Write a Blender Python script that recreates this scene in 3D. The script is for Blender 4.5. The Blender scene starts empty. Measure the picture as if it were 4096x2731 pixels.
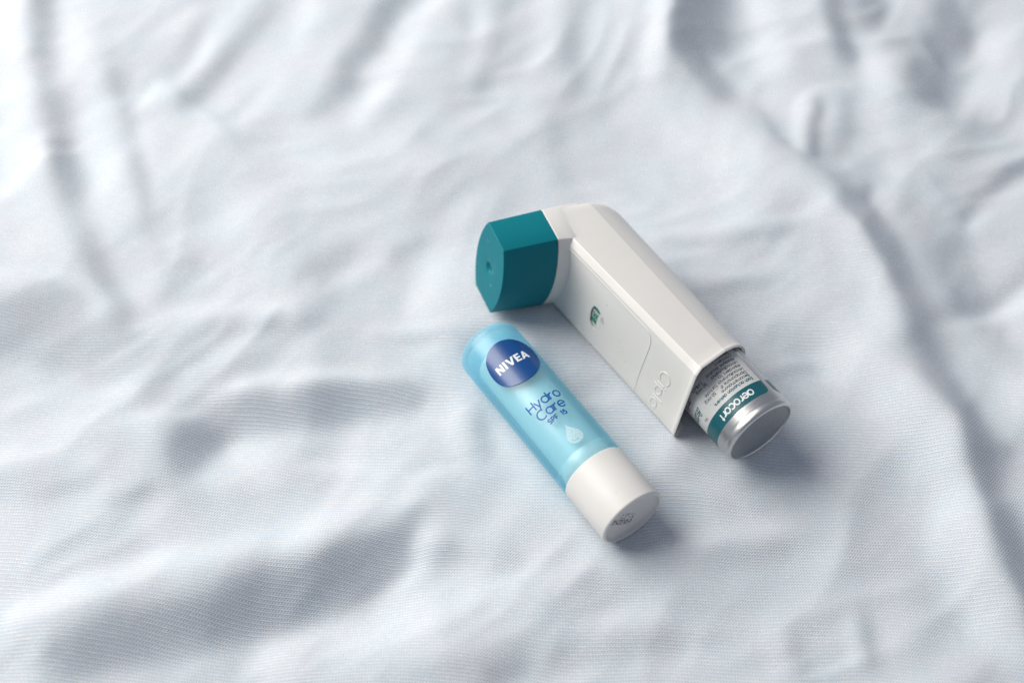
import bpy, bmesh, math
import numpy as np
from mathutils import Matrix, Vector

# ---------------------------------------------------------------- camera, world, light, exposure
scene = bpy.context.scene
MM = 0.001
PITCH = math.radians(53.776)
DIST = 0.42875
cam_data = bpy.data.cameras.new("camera")
cam = bpy.data.objects.new("camera", cam_data)
scene.collection.objects.link(cam)
cam.location = (0.0, -math.cos(PITCH) * DIST, math.sin(PITCH) * DIST)
cam.rotation_euler = (math.pi / 2 - PITCH, 0, 0)
cam_data.lens = 50.0
cam_data.sensor_width = 36.0
cam_data.sensor_fit = 'HORIZONTAL'
cam_data.clip_start = 0.01
cam_data.clip_end = 50.0
cam_data.dof.use_dof = True
cam_data.dof.focus_distance = 0.393
cam_data.dof.aperture_fstop = 6.3
cam_data.dof.aperture_blades = 7
scene.camera = cam

world = bpy.data.worlds.new("World")
scene.world = world
world.use_nodes = True
bg = world.node_tree.nodes["Background"]
bg.inputs["Color"].default_value = (0.76, 0.83, 1.0, 1)
bg.inputs["Strength"].default_value = 0.32

win_data = bpy.data.lights.new("window_light", 'AREA')
win_data.shape = 'RECTANGLE'
win_data.size = 1.2
win_data.size_y = 1.0
win_data.energy = 33.0
win_data.color = (1.0, 0.958, 0.895)
win = bpy.data.objects.new("window_light", win_data)
scene.collection.objects.link(win)
win.location = (-0.90, 0.44, 0.88)
win.rotation_euler = (Vector((0, 0, 0)) - Vector(win.location)).to_track_quat('-Z', 'Y').to_euler()

scene.view_settings.view_transform = 'Standard'
scene.view_settings.look = 'None'
scene.view_settings.exposure = 0.0
scene.view_settings.gamma = 1.0
scene.cycles.use_denoising = True
scene.cycles.denoiser = 'OPENIMAGEDENOISE'
scene.cycles.denoising_input_passes = 'RGB_ALBEDO_NORMAL'
scene.cycles.denoising_prefilter = 'NONE'
scene.cycles.use_adaptive_sampling = False
scene.cycles.max_bounces = 10
scene.cycles.transparent_max_bounces = 16
scene.cycles.sample_clamp_indirect = 4.0

# ---------------------------------------------------------------- helpers
def link(o, parent=None):
    scene.collection.objects.link(o)
    if parent is not None:
        o.parent = parent
    return o

def mesh_obj(name, verts, faces, mat, parent=None, sharp=None):
    me = bpy.data.meshes.new(name)
    me.from_pydata([tuple(v) for v in verts], [], [tuple(f) for f in faces])
    me.validate()
    me.update()
    fix_normals(me)
    if sharp is not None:
        me.polygons.foreach_set("use_smooth", [True] * len(me.polygons))
        me.set_sharp_from_angle(angle=math.radians(sharp))
    if mat is not None:
        me.materials.append(mat)
    return link(bpy.data.objects.new(name, me), parent)

def fix_normals(me):
    bm = bmesh.new()
    bm.from_mesh(me)
    bmesh.ops.recalc_face_normals(bm, faces=bm.faces)
    bm.to_mesh(me)
    bm.free()

def new_mat(name):
    m = bpy.data.materials.new(name)
    m.use_nodes = True
    nt = m.node_tree
    b = nt.nodes["Principled BSDF"]
    return m, nt, b

def add(nt, kind, **kw):
    n = nt.nodes.new(kind)
    for k, v in kw.items():
        if k in n.inputs:
            n.inputs[k].default_value = v
        else:
            setattr(n, k, v)
    return n

def math_node(nt, op, a, b=None, clamp=False):
    n = nt.nodes.new("ShaderNodeMath")
    n.operation = op
    n.use_clamp = clamp
    for i, v in enumerate((a, b)):
        if v is None:
            continue
        if isinstance(v, (int, float)):
            n.inputs[i].default_value = v
        else:
            nt.links.new(v, n.inputs[i])
    return n.outputs[0]

def mix_rgb(nt, fac, c1, c2, blend='MIX'):
    n = nt.nodes.new("ShaderNodeMix")
    n.data_type = 'RGBA'
    n.blend_type = blend
    for sock, v in ((n.inputs[0], fac), (n.inputs[6], c1), (n.inputs[7], c2)):
        if isinstance(v, (int, float)):
            sock.default_value = v
        elif isinstance(v, tuple):
            sock.default_value = (*v, 1) if len(v) == 3 else v
        else:
            nt.links.new(v, sock)
    return n.outputs[2]

def smooth01(t):
    t = np.clip(t, 0, 1)
    return t * t * (3 - 2 * t)

# ---------------------------------------------------------------- materials
def plastic(name, col, rough, grain=0.0, grain_scale=3000.0, speck=0.0, sss=0.0, spec=0.5):
    m, nt, b = new_mat(name)
    b.inputs["Roughness"].default_value = rough
    b.inputs["Specular IOR Level"].default_value = spec
    tc = add(nt, "ShaderNodeTexCoord")
    colour = None
    n1 = add(nt, "ShaderNodeTexNoise", Scale=90.0, Detail=4.0)
    nt.links.new(tc.outputs["Object"], n1.inputs["Vector"])
    ramp = add(nt, "ShaderNodeMapRange")
    ramp.inputs[1].default_value = 0.3
    ramp.inputs[2].default_value = 0.7
    nt.links.new(n1.outputs["Fac"], ramp.inputs[0])
    c = mix_rgb(nt, ramp.outputs[0], tuple(x * 0.965 for x in col), col)
    if speck > 0:                      # tiny specks of dirt
        v = add(nt, "ShaderNodeTexVoronoi", Scale=speck)
        nt.links.new(tc.outputs["Object"], v.inputs["Vector"])
        dot = math_node(nt, 'LESS_THAN', v.outputs["Distance"], 0.060)
        sepc = add(nt, "ShaderNodeSeparateColor")
        nt.links.new(v.outputs["Color"], sepc.inputs[0])
        pick = math_node(nt, 'GREATER_THAN', sepc.outputs[0], 0.72)
        f = math_node(nt, 'MULTIPLY', dot, pick)
        f = math_node(nt, 'MULTIPLY', f, 0.75)
        c = mix_rgb(nt, f, c, (0.13, 0.12, 0.11))
    nt.links.new(c, b.inputs["Base Color"])
    nr = add(nt, "ShaderNodeTexNoise", Scale=260.0, Detail=3.0)
    nt.links.new(tc.outputs["Object"], nr.inputs["Vector"])
    mr = add(nt, "ShaderNodeMapRange")
    mr.inputs[3].default_value = rough - 0.07
    mr.inputs[4].default_value = rough + 0.07
    nt.links.new(nr.outputs["Fac"], mr.inputs[0])
    nt.links.new(mr.outputs[0], b.inputs["Roughness"])
    if grain > 0:
        n2 = add(nt, "ShaderNodeTexNoise", Scale=grain_scale, Detail=2.0)
        nt.links.new(tc.outputs["Object"], n2.inputs["Vector"])
        bp = add(nt, "ShaderNodeBump", Strength=grain, Distance=0.0001)
        nt.links.new(n2.outputs["Fac"], bp.inputs["Height"])
        nt.links.new(bp.outputs[0], b.inputs["Normal"])
    if sss > 0:
        b.inputs["Subsurface Weight"].default_value = sss
        b.inputs["Subsurface Radius"].default_value = (1.0, 0.9, 0.8)
        b.inputs["Subsurface Scale"].default_value = 0.0012
    return m

M_white = plastic("white_plastic", (0.70, 0.685, 0.655), 0.36, grain=0.05, grain_scale=1800, speck=330.0, sss=0.12)
M_base = plastic("base_plastic", (0.69, 0.675, 0.65), 0.42, grain=0.05, grain_scale=2200, speck=420.0, sss=0.15)
M_teal = plastic("teal_plastic", (0.0, 0.160, 0.198), 0.50, grain=0.35, grain_scale=2600, spec=0.18)
M_tube = plastic("tube_plastic", (0.80, 0.82, 0.80), 0.5)
M_drum = plastic("counter_drum", (0.55, 0.56, 0.55), 0.4)
M_shadowgap = plastic("window_edge_shade", (0.05, 0.05, 0.055), 0.5)  # near-black colour standing in for shade at the counter window's edge

def ink(name, col, rough=0.4, spec=0.4):
    m, nt, b = new_mat(name)
    tc = add(nt, "ShaderNodeTexCoord")
    n = add(nt, "ShaderNodeTexNoise", Scale=1500.0, Detail=3.0)
    nt.links.new(tc.outputs["Object"], n.inputs["Vector"])
    c = mix_rgb(nt, n.outputs["Fac"], tuple(x * 0.85 for x in col), tuple(min(1, x * 1.12 + 0.003) for x in col))
    nt.links.new(c, b.inputs["Base Color"])
    b.inputs["Roughness"].default_value = rough
    b.inputs["Specular IOR Level"].default_value = spec
    return m

I_navy = ink("navy_print", (0.0, 0.075, 0.300))
I_white = ink("white_print", (0.72, 0.76, 0.76))
I_black = ink("black_print", (0.012, 0.011, 0.014))
I_text = ink("label_text_ink", (0.035, 0.045, 0.055))
I_tealtext = ink("teal_print", (0.004, 0.105, 0.130))
I_band = ink("teal_label_band", (0.003, 0.088, 0.112), 0.33, 0.5)
I_green = ink("green_print", (0.010, 0.215, 0.140))
I_label = ink("label_paper", (0.53, 0.54, 0.535), 0.38, 0.5)

def emblem_mat():
    m, nt, b = new_mat("emblem_lacquer")
    b.inputs["Base Color"].default_value = (0.001, 0.055, 0.215, 1)
    b.inputs["Roughness"].default_value = 0.30
    b.inputs["Coat Weight"].default_value = 0.2
    b.inputs["Coat Roughness"].default_value = 0.12
    tc = add(nt, "ShaderNodeTexCoord")
    n = add(nt, "ShaderNodeTexNoise", Scale=1300.0, Detail=3.0)
    nt.links.new(tc.outputs["Object"], n.inputs["Vector"])
    bp = add(nt, "ShaderNodeBump", Strength=0.08, Distance=0.0001)
    nt.links.new(n.outputs["Fac"], bp.inputs["Height"])
    nt.links.new(bp.outputs[0], b.inputs["Normal"])
    return m
M_emblem = emblem_mat()

def frosted_mat():
    m, nt, b = new_mat("frosted_blue_plastic")
    out = nt.nodes["Material Output"]
    b.inputs["Base Color"].default_value = (0.52, 0.79, 0.85, 1)
    b.inputs["Roughness"].default_value = 0.40
    tc = add(nt, "ShaderNodeTexCoord")
    n = add(nt, "ShaderNodeTexNoise", Scale=2200.0, Detail=2.0)
    nt.links.new(tc.outputs["Object"], n.inputs["Vector"])
    bp = add(nt, "ShaderNodeBump", Strength=0.06, Distance=0.0001)
    nt.links.new(n.outputs["Fac"], bp.inputs["Height"])
    nt.links.new(bp.outputs[0], b.inputs["Normal"])
    tl = add(nt, "ShaderNodeBsdfTranslucent", Color=(0.60, 0.92, 0.98, 1))
    tp = add(nt, "ShaderNodeBsdfTransparent", Color=(0.97, 0.99, 1.0, 1))
    m1 = add(nt, "ShaderNodeMixShader", Fac=0.45)
    nt.links.new(b.outputs[0], m1.inputs[1])
    nt.links.new(tl.outputs[0], m1.inputs[2])
    m2 = add(nt, "ShaderNodeMixShader", Fac=0.72)
    nt.links.new(m1.outputs[0], m2.inputs[1])
    nt.links.new(tp.outputs[0], m2.inputs[2])
    gl = add(nt, "ShaderNodeBsdfGlossy", Roughness=0.32)
    nt.links.new(bp.outputs[0], gl.inputs["Normal"])
    m3 = add(nt, "ShaderNodeMixShader", Fac=0.035)
    nt.links.new(m2.outputs[0], m3.inputs[1])
    nt.links.new(gl.outputs[0], m3.inputs[2])
    nt.links.new(m3.outputs[0], out.inputs["Surface"])
    va = add(nt, "ShaderNodeVolumeAbsorption", Color=(0.12, 0.80, 0.95, 1), Density=150.0)
    nt.links.new(va.outputs[0], out.inputs["Volume"])
    return m
M_frost = frosted_mat()

def drop_mat():
    m, nt, b = new_mat("halftone_white_print")
    out = nt.nodes["Material Output"]
    b.inputs["Base Color"].default_value = (0.70, 0.80, 0.80, 1)
    b.inputs["Roughness"].default_value = 0.5
    tc = add(nt, "ShaderNodeTexCoord")
    n = add(nt, "ShaderNodeTexNoise", Scale=3000.0, Detail=1.0)
    nt.links.new(tc.outputs["Object"], n.inputs["Vector"])
    f = math_node(nt, 'ADD', math_node(nt, 'MULTIPLY', n.outputs["Fac"], 0.5), 0.18)
    tp = add(nt, "ShaderNodeBsdfTransparent")
    ms = add(nt, "ShaderNodeMixShader")
    nt.links.new(f, ms.inputs[0])
    nt.links.new(tp.outputs[0], ms.inputs[1])
    nt.links.new(b.outputs[0], ms.inputs[2])
    nt.links.new(ms.outputs[0], out.inputs["Surface"])
    return m
M_drop = drop_mat()

def metal_mat(name, col, rough, brushed):
    m, nt, b = new_mat(name)
    b.inputs["Base Color"].default_value = (*col, 1)
    b.inputs["Metallic"].default_value = 1.0
    tc = add(nt, "ShaderNodeTexCoord")
    mp = add(nt, "ShaderNodeMapping")
    mp.inputs["Scale"].default_value = (1.0, 22.0, 1.0) if brushed else (1, 1, 1)
    nt.links.new(tc.outputs["Object"], mp.inputs["Vector"])
    n = add(nt, "ShaderNodeTexNoise", Scale=220.0 if brushed else 900.0, Detail=5.0)
    nt.links.new(mp.outputs[0], n.inputs["Vector"])
    mr = add(nt, "ShaderNodeMapRange")
    mr.inputs[3].default_value = rough - 0.08
    mr.inputs[4].default_value = rough + 0.12
    nt.links.new(n.outputs["Fac"], mr.inputs[0])
    nt.links.new(mr.outputs[0], b.inputs["Roughness"])
    bp = add(nt, "ShaderNodeBump", Strength=0.28 if brushed else 0.10, Distance=0.0001)
    nt.links.new(n.outputs["Fac"], bp.inputs["Height"])
    nt.links.new(bp.outputs[0], b.inputs["Normal"])
    return m
M_alu = metal_mat("brushed_aluminium", (0.58, 0.58, 0.58), 0.34, True)
M_alu_end = metal_mat("matt_aluminium", (0.42, 0.43, 0.44), 0.42, False)

def cloth_mat():
    m, nt, b = new_mat("knit_cotton")
    b.inputs["Roughness"].default_value = 0.92
    b.inputs["Specular IOR Level"].default_value = 0.04
    uv = add(nt, "ShaderNodeUVMap")
    uv.uv_map = "UVMap"
    # slow waver of the rows
    nz = add(nt, "ShaderNodeTexNoise", Scale=9.0, Detail=2.0)
    nt.links.new(uv.outputs[0], nz.inputs["Vector"])
    off = math_node(nt, 'MULTIPLY', math_node(nt, 'SUBTRACT', nz.outputs["Fac"], 0.5), 0.020)
    fz = add(nt, "ShaderNodeTexNoise", Scale=600.0, Detail=2.0)
    nt.links.new(uv.outputs[0], fz.inputs["Vector"])
    off2 = math_node(nt, 'MULTIPLY', math_node(nt, 'SUBTRACT', fz.outputs["Fac"], 0.5), 0.00030)
    sep = add(nt, "ShaderNodeSeparateXYZ")
    nt.links.new(uv.outputs[0], sep.inputs[0])
    tilt = math_node(nt, 'MULTIPLY', sep.outputs[0], 0.055)
    v = math_node(nt, 'ADD', math_node(nt, 'ADD', sep.outputs[1], off), math_node(nt, 'ADD', off2, tilt))
    row = math_node(nt, 'MULTIPLY', v, 1.0 / ROW)
    fr = math_node(nt, 'FRACT', row)
    # thread ridge: narrow bump around fr = 0.22
    d1 = math_node(nt, 'ABSOLUTE', math_node(nt, 'SUBTRACT', fr, 0.22))
    thread = math_node(nt, 'SUBTRACT', 1.0, math_node(nt, 'MULTIPLY', d1, 1 / 0.20), clamp=True)
    thread = math_node(nt, 'POWER', thread, 0.6)
    # slanted stitches in the band around fr = 0.68
    d2 = math_node(nt, 'ABSOLUTE', math_node(nt, 'SUBTRACT', fr, 0.70))
    band = math_node(nt, 'SUBTRACT', 1.0, math_node(nt, 'MULTIPLY', d2, 1 / 0.30), clamp=True)
    band = math_node(nt, 'POWER', band, 0.5)
    ux = math_node(nt, 'MULTIPLY', math_node(nt, 'ADD', sep.outputs[0], off2), 1.0 / STITCH)
    ux = math_node(nt, 'SUBTRACT', ux, math_node(nt, 'MULTIPLY', fr, 1.3))
    st = math_node(nt, 'SINE', math_node(nt, 'MULTIPLY', ux, 2 * math.pi))
    st = math_node(nt, 'ADD', math_node(nt, 'MULTIPLY', st, 0.5), 0.5)
    stitch = math_node(nt, 'MULTIPLY', math_node(nt, 'MULTIPLY', st, band), 0.8)
    # yarn of uneven thickness: every row and every few stitches differ
    mpv = add(nt, "ShaderNodeCombineXYZ")
    nt.links.new(math_node(nt, 'MULTIPLY', sep.outputs[0], 260.0), mpv.inputs[0])
    nt.links.new(math_node(nt, 'MULTIPLY', math_node(nt, 'FLOOR', row), 7.3), mpv.inputs[1])
    slub = add(nt, "ShaderNodeTexNoise", Scale=1.0, Detail=3.0)
    nt.links.new(mpv.outputs[0], slub.inputs["Vector"])
    sl = add(nt, "ShaderNodeMapRange")
    sl.inputs[1].default_value = 0.3
    sl.inputs[2].default_value = 0.7
    sl.inputs[3].default_value = 0.6
    sl.inputs[4].default_value = 1.1
    nt.links.new(slub.outputs["Fac"], sl.inputs[0])
    height = math_node(nt, 'MULTIPLY', math_node(nt, 'MAXIMUM', thread, stitch), sl.outputs[0])
    # fibre fuzz
    fuzz = add(nt, "ShaderNodeTexNoise", Scale=4200.0, Detail=3.0)
    nt.links.new(uv.outputs[0], fuzz.inputs["Vector"])
    height2 = math_node(nt, 'ADD', height, math_node(nt, 'MULTIPLY', fuzz.outputs["Fac"], 0.22))
    bp = add(nt, "ShaderNodeBump", Strength=0.65, Distance=0.00018)
    nt.links.new(height2, bp.inputs["Height"])
    nt.links.new(bp.outputs[0], b.inputs["Normal"])
    # off-white top yarn over pale blue-lilac ground yarn, its colour darkened to paint the gaps' shade; dyed a little unevenly
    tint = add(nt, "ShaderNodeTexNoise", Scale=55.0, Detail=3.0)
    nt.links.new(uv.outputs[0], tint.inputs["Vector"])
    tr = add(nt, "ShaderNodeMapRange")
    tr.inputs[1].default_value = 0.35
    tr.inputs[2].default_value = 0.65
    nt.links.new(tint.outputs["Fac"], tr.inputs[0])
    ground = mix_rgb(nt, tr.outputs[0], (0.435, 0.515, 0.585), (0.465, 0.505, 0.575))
    # uneven bleaching and fluff: fibre-sized and stitch-sized mottling
    g1 = add(nt, "ShaderNodeTexNoise", Scale=950.0, Detail=4.0, Roughness=0.7)
    nt.links.new(uv.outputs[0], g1.inputs["Vector"])
    gr = add(nt, "ShaderNodeMapRange")
    gr.inputs[1].default_value = 0.3
    gr.inputs[2].default_value = 0.7
    nt.links.new(g1.outputs["Fac"], gr.inputs[0])
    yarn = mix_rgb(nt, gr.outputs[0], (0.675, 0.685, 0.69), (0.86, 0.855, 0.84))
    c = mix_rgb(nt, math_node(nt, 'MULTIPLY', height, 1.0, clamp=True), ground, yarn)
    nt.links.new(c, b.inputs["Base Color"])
    return m
ROW = 0.00098
STITCH = 0.00076
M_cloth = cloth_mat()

# ---------------------------------------------------------------- the two frames (mm)
LIP_P = np.array([32.444, -66.100, 9.864])
LIP_A = np.array([-0.569788, 0.821784, 0.003662])
LIP_E = np.array([0.821789, 0.569792, 0.0])
LIP_G = np.array([0.002087, -0.003009, 0.999993])
INH_P = np.array([68.717, -41.589, 14.158])
INH_U = np.array([0.558677, -0.829101, -0.021742])
INH_W = np.array([-0.814760, -0.553538, 0.172516])
INH_S = np.array([0.155068, 0.078667, 0.984767])

def frame_empty(name, origin, ex, ey, ez):
    o = bpy.data.objects.new(name, None)
    o.empty_display_size = 0.01
    m = Matrix(((ex[0], ey[0], ez[0], origin[0] * MM), (ex[1], ey[1], ez[1], origin[1] * MM),
                (ex[2], ey[2], ez[2], origin[2] * MM), (0, 0, 0, 1)))
    scene.collection.objects.link(o)
    o.matrix_world = m
    return o

# ---------------------------------------------------------------- the cloth
LXY = np.array([-0.88, 0.47])          # towards the window, in plan
SLOPE, SIG = 0.76, 0.88
FOLDS = [
    ([(-185.5, 167.6), (-173.8, 118.6), (-159.6, 67.0)], 5.8, 0.45),
    ([(-172.6, 167.6), (-163.4, 125.3), (-156.0, 97.2), (-146.7, 67.0), (-137.7, 44.4), (-127.7, 23.0), (-117.2, 7.8)], 3.6, -0.50),
    ([(-155.4, 138.9), (-137.0, 76.8), (-126.5, 48.1)], 4.9, 0.22),
    ([(-138.0, 118.6), (-128.4, 86.9), (-117.2, 51.8), (-108.5, 30.0)], 3.2, -0.22),
    ([(-124.0, 86.9), (-114.6, 57.4), (-105.8, 30.0)], 2.9, 0.15),
    ([(-107.0, 157.8), (-114.8, 127.5), (-118.9, 107.8)], 3.6, -0.32),
    ([(-97.7, 153.0), (-105.0, 135.5), (-113.2, 115.4), (-122.9, 99.3)], 3.4, 0.36),
    ([(-85.0, 153.0), (-89.7, 137.8), (-102.3, 113.2), (-111.8, 99.3)], 3.2, -0.34),
    ([(-72.3, 153.0), (-75.0, 129.8), (-80.6, 107.8), (-90.8, 91.0)], 4.2, 0.22),
    ([(-39.3, 160.2), (-54.0, 126.4), (-59.5, 107.8), (-64.6, 95.1)], 4.2, -0.55),
    ([(-26.5, 157.8), (-37.9, 127.5), (-44.5, 107.8), (-49.5, 91.0)], 4.2, 0.34),
    ([(-18.2, 143.6), (-20.8, 123.1), (-21.8, 103.5)], 2.6, -0.22),
    ([(-12.0, 148.3), (-14.6, 118.6)], 2.3, 0.18),
    ([(-1.0, 153.0), (-7.8, 120.8), (-11.4, 103.5)], 3.4, -0.36),
    ([(11.7, 153.0), (8.2, 118.6), (0.6, 95.1)], 4.4, 0.22),
    ([(24.4, 153.0), (20.4, 118.6), (16.7, 86.9), (16.3, 67.0)], 4.2, -0.22),
    ([(-48.4, 97.2), (-29.4, 84.8)], 4.2, -0.20),
    ([(-69.3, 80.8), (-47.1, 74.8), (-25.2, 67.0)], 5.2, 0.15),
    ([(-106.5, 30.0), (-98.7, 27.9)], 1.8, -0.30),
    ([(-110.3, 47.1), (-107.3, 40.7)], 1.9, -0.25),
    ([(-99.0, 40.7), (-80.8, 51.8)], 3.9, 0.12),
    ([(-60.4, 25.6), (-52.7, 31.8)], 3.1, -0.25),
    ([(-50.8, 23.0), (-43.1, 30.0)], 2.9, 0.20),
    ([(-37.0, 31.8), (-28.4, 38.0)], 2.6, -0.28),
    ([(-23.8, 24.8), (-28.8, 12.8)], 3.1, 0.20),
    ([(-87.4, 61.2), (-75.2, 67.0)], 3.9, -0.14),
    ([(-163.8, 21.3), (-146.0, 19.6), (-133.3, 16.2), (-115.4, 4.5), (-97.4, -11.6)], 2.9, 0.42),
    ([(-162.4, 2.8), (-146.5, 2.0), (-132.6, -2.1), (-118.7, -6.9), (-107.5, -12.4), (-97.6, -19.4)], 5.7, -1.15),
    ([(-103.3, -14.8), (-96.8, -20.2)], 2.3, -0.30),
    ([(-97.7, 10.3), (-81.8, 10.8), (-68.5, 10.8)], 3.1, 0.28),
    ([(-91.4, 2.8), (-75.5, 1.2), (-60.0, 4.5)], 2.9, -0.20),
    ([(-41.4, 0.7), (-28.3, -0.1), (-17.8, 1.8)], 1.4, -0.40),
    ([(-44.3, 5.3), (-29.8, 6.1), (-19.3, 6.9)], 1.7, 0.32),
    ([(55.4, 167.6), (51.4, 134.3), (49.1, 114.3)], 2.9, 1.10),
    ([(72.4, 167.6), (65.5, 141.2), (63.3, 125.3), (67.4, 115.4), (73.4, 106.7)], 4.9, -1.00),
    ([(77.2, 157.8), (75.1, 134.3)], 4.4, -0.40),
    ([(89.1, 157.8), (89.5, 138.9), (91.3, 118.6)], 3.5, 0.30),
    ([(118.5, 162.7), (116.9, 138.9), (116.7, 123.1)], 4.2, -1.00),
    ([(131.4, 157.8), (130.1, 138.9)], 4.7, -0.70),
    ([(159.0, 143.6), (151.5, 123.1), (145.7, 107.8)], 6.2, -0.85),
    ([(126.6, 120.8), (126.3, 103.5), (125.9, 86.9)], 4.4, 0.20),
    ([(173.8, 138.9), (166.0, 107.8)], 5.2, 0.20),
    ([(115.6, 107.3), (105.7, 106.5), (99.1, 103.9)], 1.4, 0.42),
    ([(97.0, 101.4), (94.6, 78.8)], 1.7, 0.45),
    ([(104.5, 99.7), (101.7, 86.9), (100.6, 72.8)], 1.9, -0.70),
    ([(114.6, 99.3), (112.1, 76.8)], 3.1, -0.30),
    ([(115.5, 80.8), (112.1, 67.0)], 3.1, 0.20),
    ([(85.8, 109.9), (83.2, 99.3), (87.5, 82.8), (95.3, 69.9), (103.5, 61.6)], 2.1, -0.16),
    ([(117.2, 60.3), (113.1, 49.5)], 1.7, -0.75),
    ([(106.0, 54.0), (109.2, 51.8)], 1.2, -0.40),
    ([(45.0, 95.1), (61.7, 80.8), (74.9, 67.0)], 8.4, 0.32),
    ([(98.3, 48.1), (86.8, 45.3), (72.6, 42.5)], 1.8, 0.38),
    ([(48.1, 38.0), (65.1, 36.0), (86.1, 39.3)], 1.7, -0.40),
    ([(57.6, 26.8), (70.9, 24.8), (84.7, 26.5)], 1.8, 0.26),
    ([(55.6, 18.7), (77.2, 20.4)], 1.8, -0.22),
    ([(95.5, 48.1), (107.7, 36.2), (112.4, 21.3), (114.0, 6.1)], 4.2, 0.42),
    ([(110.0, 47.1), (115.3, 36.2), (120.0, 18.7), (122.1, 6.9)], 5.5, -0.75),
    ([(137.5, 33.5), (139.7, 16.2)], 6.5, -0.60),
    ([(177.0, 75.8), (165.6, 69.9), (154.7, 61.2), (144.3, 48.1)], 2.2, -0.80),
    ([(175.0, 67.0), (167.1, 63.1), (154.5, 52.7), (147.1, 43.5)], 1.9, 0.45),
    ([(126.0, 68.9), (121.2, 51.8)], 3.6, 0.25),
    ([(141.7, 80.8), (134.0, 61.2)], 4.4, 0.12),
    ([(164.7, 20.4), (156.0, 17.5), (139.5, 10.8), (128.3, 4.8)], 2.6, 0.55),
    ([(166.3, 27.4), (155.7, 22.2), (141.1, 16.5), (125.1, 9.1)], 2.7, -0.45),
    ([(-110.1, -28.5), (-100.1, -28.2), (-92.8, -26.3)], 2.6, 0.35),
    ([(-80.0, -17.1), (-67.5, -14.4), (-54.7, -13.2), (-31.6, -13.2)], 2.5, 0.45),
    ([(-93.8, -42.5), (-90.5, -34.5), (-85.1, -27.8), (-72.7, -25.5), (-54.1, -21.7), (-32.7, -17.5)], 3.9, -0.90),
    ([(-66.8, -34.5), (-55.3, -38.1)], 2.6, -0.35),
    ([(-81.0, -35.6), (-65.1, -39.4), (-46.2, -44.0), (-27.7, -46.9), (-11.8, -43.5)], 1.9, 0.50),
    ([(-7.7, -25.5), (-4.5, -37.4)], 3.1, -0.30),
    ([(-18.4, -27.0), (-13.1, -38.9)], 2.9, 0.30),
    ([(-148.4, -43.2), (-133.6, -43.5), (-120.0, -43.9)], 3.1, 0.40),
    ([(-130.1, -55.2), (-118.5, -52.4)], 2.1, -0.45),
    ([(-111.1, -56.6), (-103.8, -53.4)], 2.2, -0.50),
    ([(-146.3, -53.1), (-134.9, -55.2)], 2.6, -0.20),
    ([(-76.1, -51.7), (-58.2, -47.5)], 3.4, -0.20),
    ([(-133.4, -62.7), (-110.7, -62.7), (-92.8, -62.7)], 5.2, 0.15),
    ([(-131.2, -90.6), (-113.0, -83.7), (-96.6, -77.3), (-74.0, -69.7), (-51.0, -61.6), (-29.8, -54.2)], 3.9, 0.62),
    ([(-114.9, -104.6), (-99.1, -98.0), (-88.4, -93.7), (-66.5, -85.2), (-46.2, -78.6), (-36.1, -71.4)], 4.9, -0.85),
    ([(-39.4, -74.7), (-32.2, -67.4), (-26.6, -57.9)], 2.5, -0.75),
    ([(-23.4, -64.7), (-27.6, -77.3), (-36.5, -85.0)], 2.3, 0.30),
    ([(-20.1, -72.7), (-15.5, -69.7)], 2.2, -0.60),
    ([(-13.7, -71.8), (-7.8, -73.1), (0.5, -74.7)], 2.6, -0.40),
    ([(-62.8, -98.6), (-42.8, -93.7), (-25.8, -91.3)], 5.5, 0.28),
    ([(-5.1, -106.4), (1.6, -104.0)], 3.1, -0.35),
    ([(-13.5, -82.4), (-3.0, -83.7)], 3.6, 0.18),
    ([(10.9, -85.0), (19.0, -82.4)], 4.2, -0.30),
    ([(14.0, -100.1), (27.6, -98.6), (41.2, -97.4)], 3.4, -0.38),
    ([(11.9, -93.1), (25.6, -91.9), (39.4, -90.6)], 2.9, 0.25),
    ([(54.4, -75.4), (64.0, -72.7), (73.7, -70.5)], 3.4, -0.32),
    ([(50.3, -68.1), (62.4, -65.4), (74.6, -62.7)], 3.4, 0.18),
    ([(92.7, -92.5), (92.8, -102.2)], 2.3, -0.42),
    ([(88.5, -91.3), (88.1, -102.2)], 2.1, 0.25),
    ([(72.2, -98.6), (74.6, -102.2)], 2.6, -0.30),
    ([(68.4, -97.4), (69.3, -104.6)], 2.1, 0.20),
    ([(100.1, -8.5), (108.8, -19.4), (117.4, -35.9), (120.5, -53.1), (122.3, -73.4), (127.6, -96.2)], 5.7, 0.50),
    ([(121.9, -2.1), (128.3, -24.0), (132.2, -43.2), (134.9, -60.0), (136.6, -74.7), (138.2, -88.8)], 4.7, -0.72),
    ([(137.2, -39.6), (140.7, -37.4)], 2.2, -0.50),
    ([(147.4, -14.8), (147.3, -24.0)], 4.7, 0.20),
    ([(76.2, -14.8), (91.0, -9.3)], 1.9, -0.35),
    ([(80.7, -8.5), (94.3, -3.7)], 2.1, 0.22),
    ([(39.3, -53.1), (63.5, -53.1)], 7.1, -0.12),
]

def catmull(P, n=10):
    P = np.array(P, float)
    Q = np.vstack([2 * P[0] - P[1], P, 2 * P[-1] - P[-2]])
    out = []
    for i in range(1, len(Q) - 2):
        for k in range(n):
            t = k / n
            a, b, c, d = Q[i - 1], Q[i], Q[i + 1], Q[i + 2]
            out.append(0.5 * ((2 * b) + (-a + c) * t + (2 * a - 5 * b + 4 * c - d) * t * t + (-a + 3 * b - 3 * c + d) * t ** 3))
    out.append(P[-1])
    return np.array(out)

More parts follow.
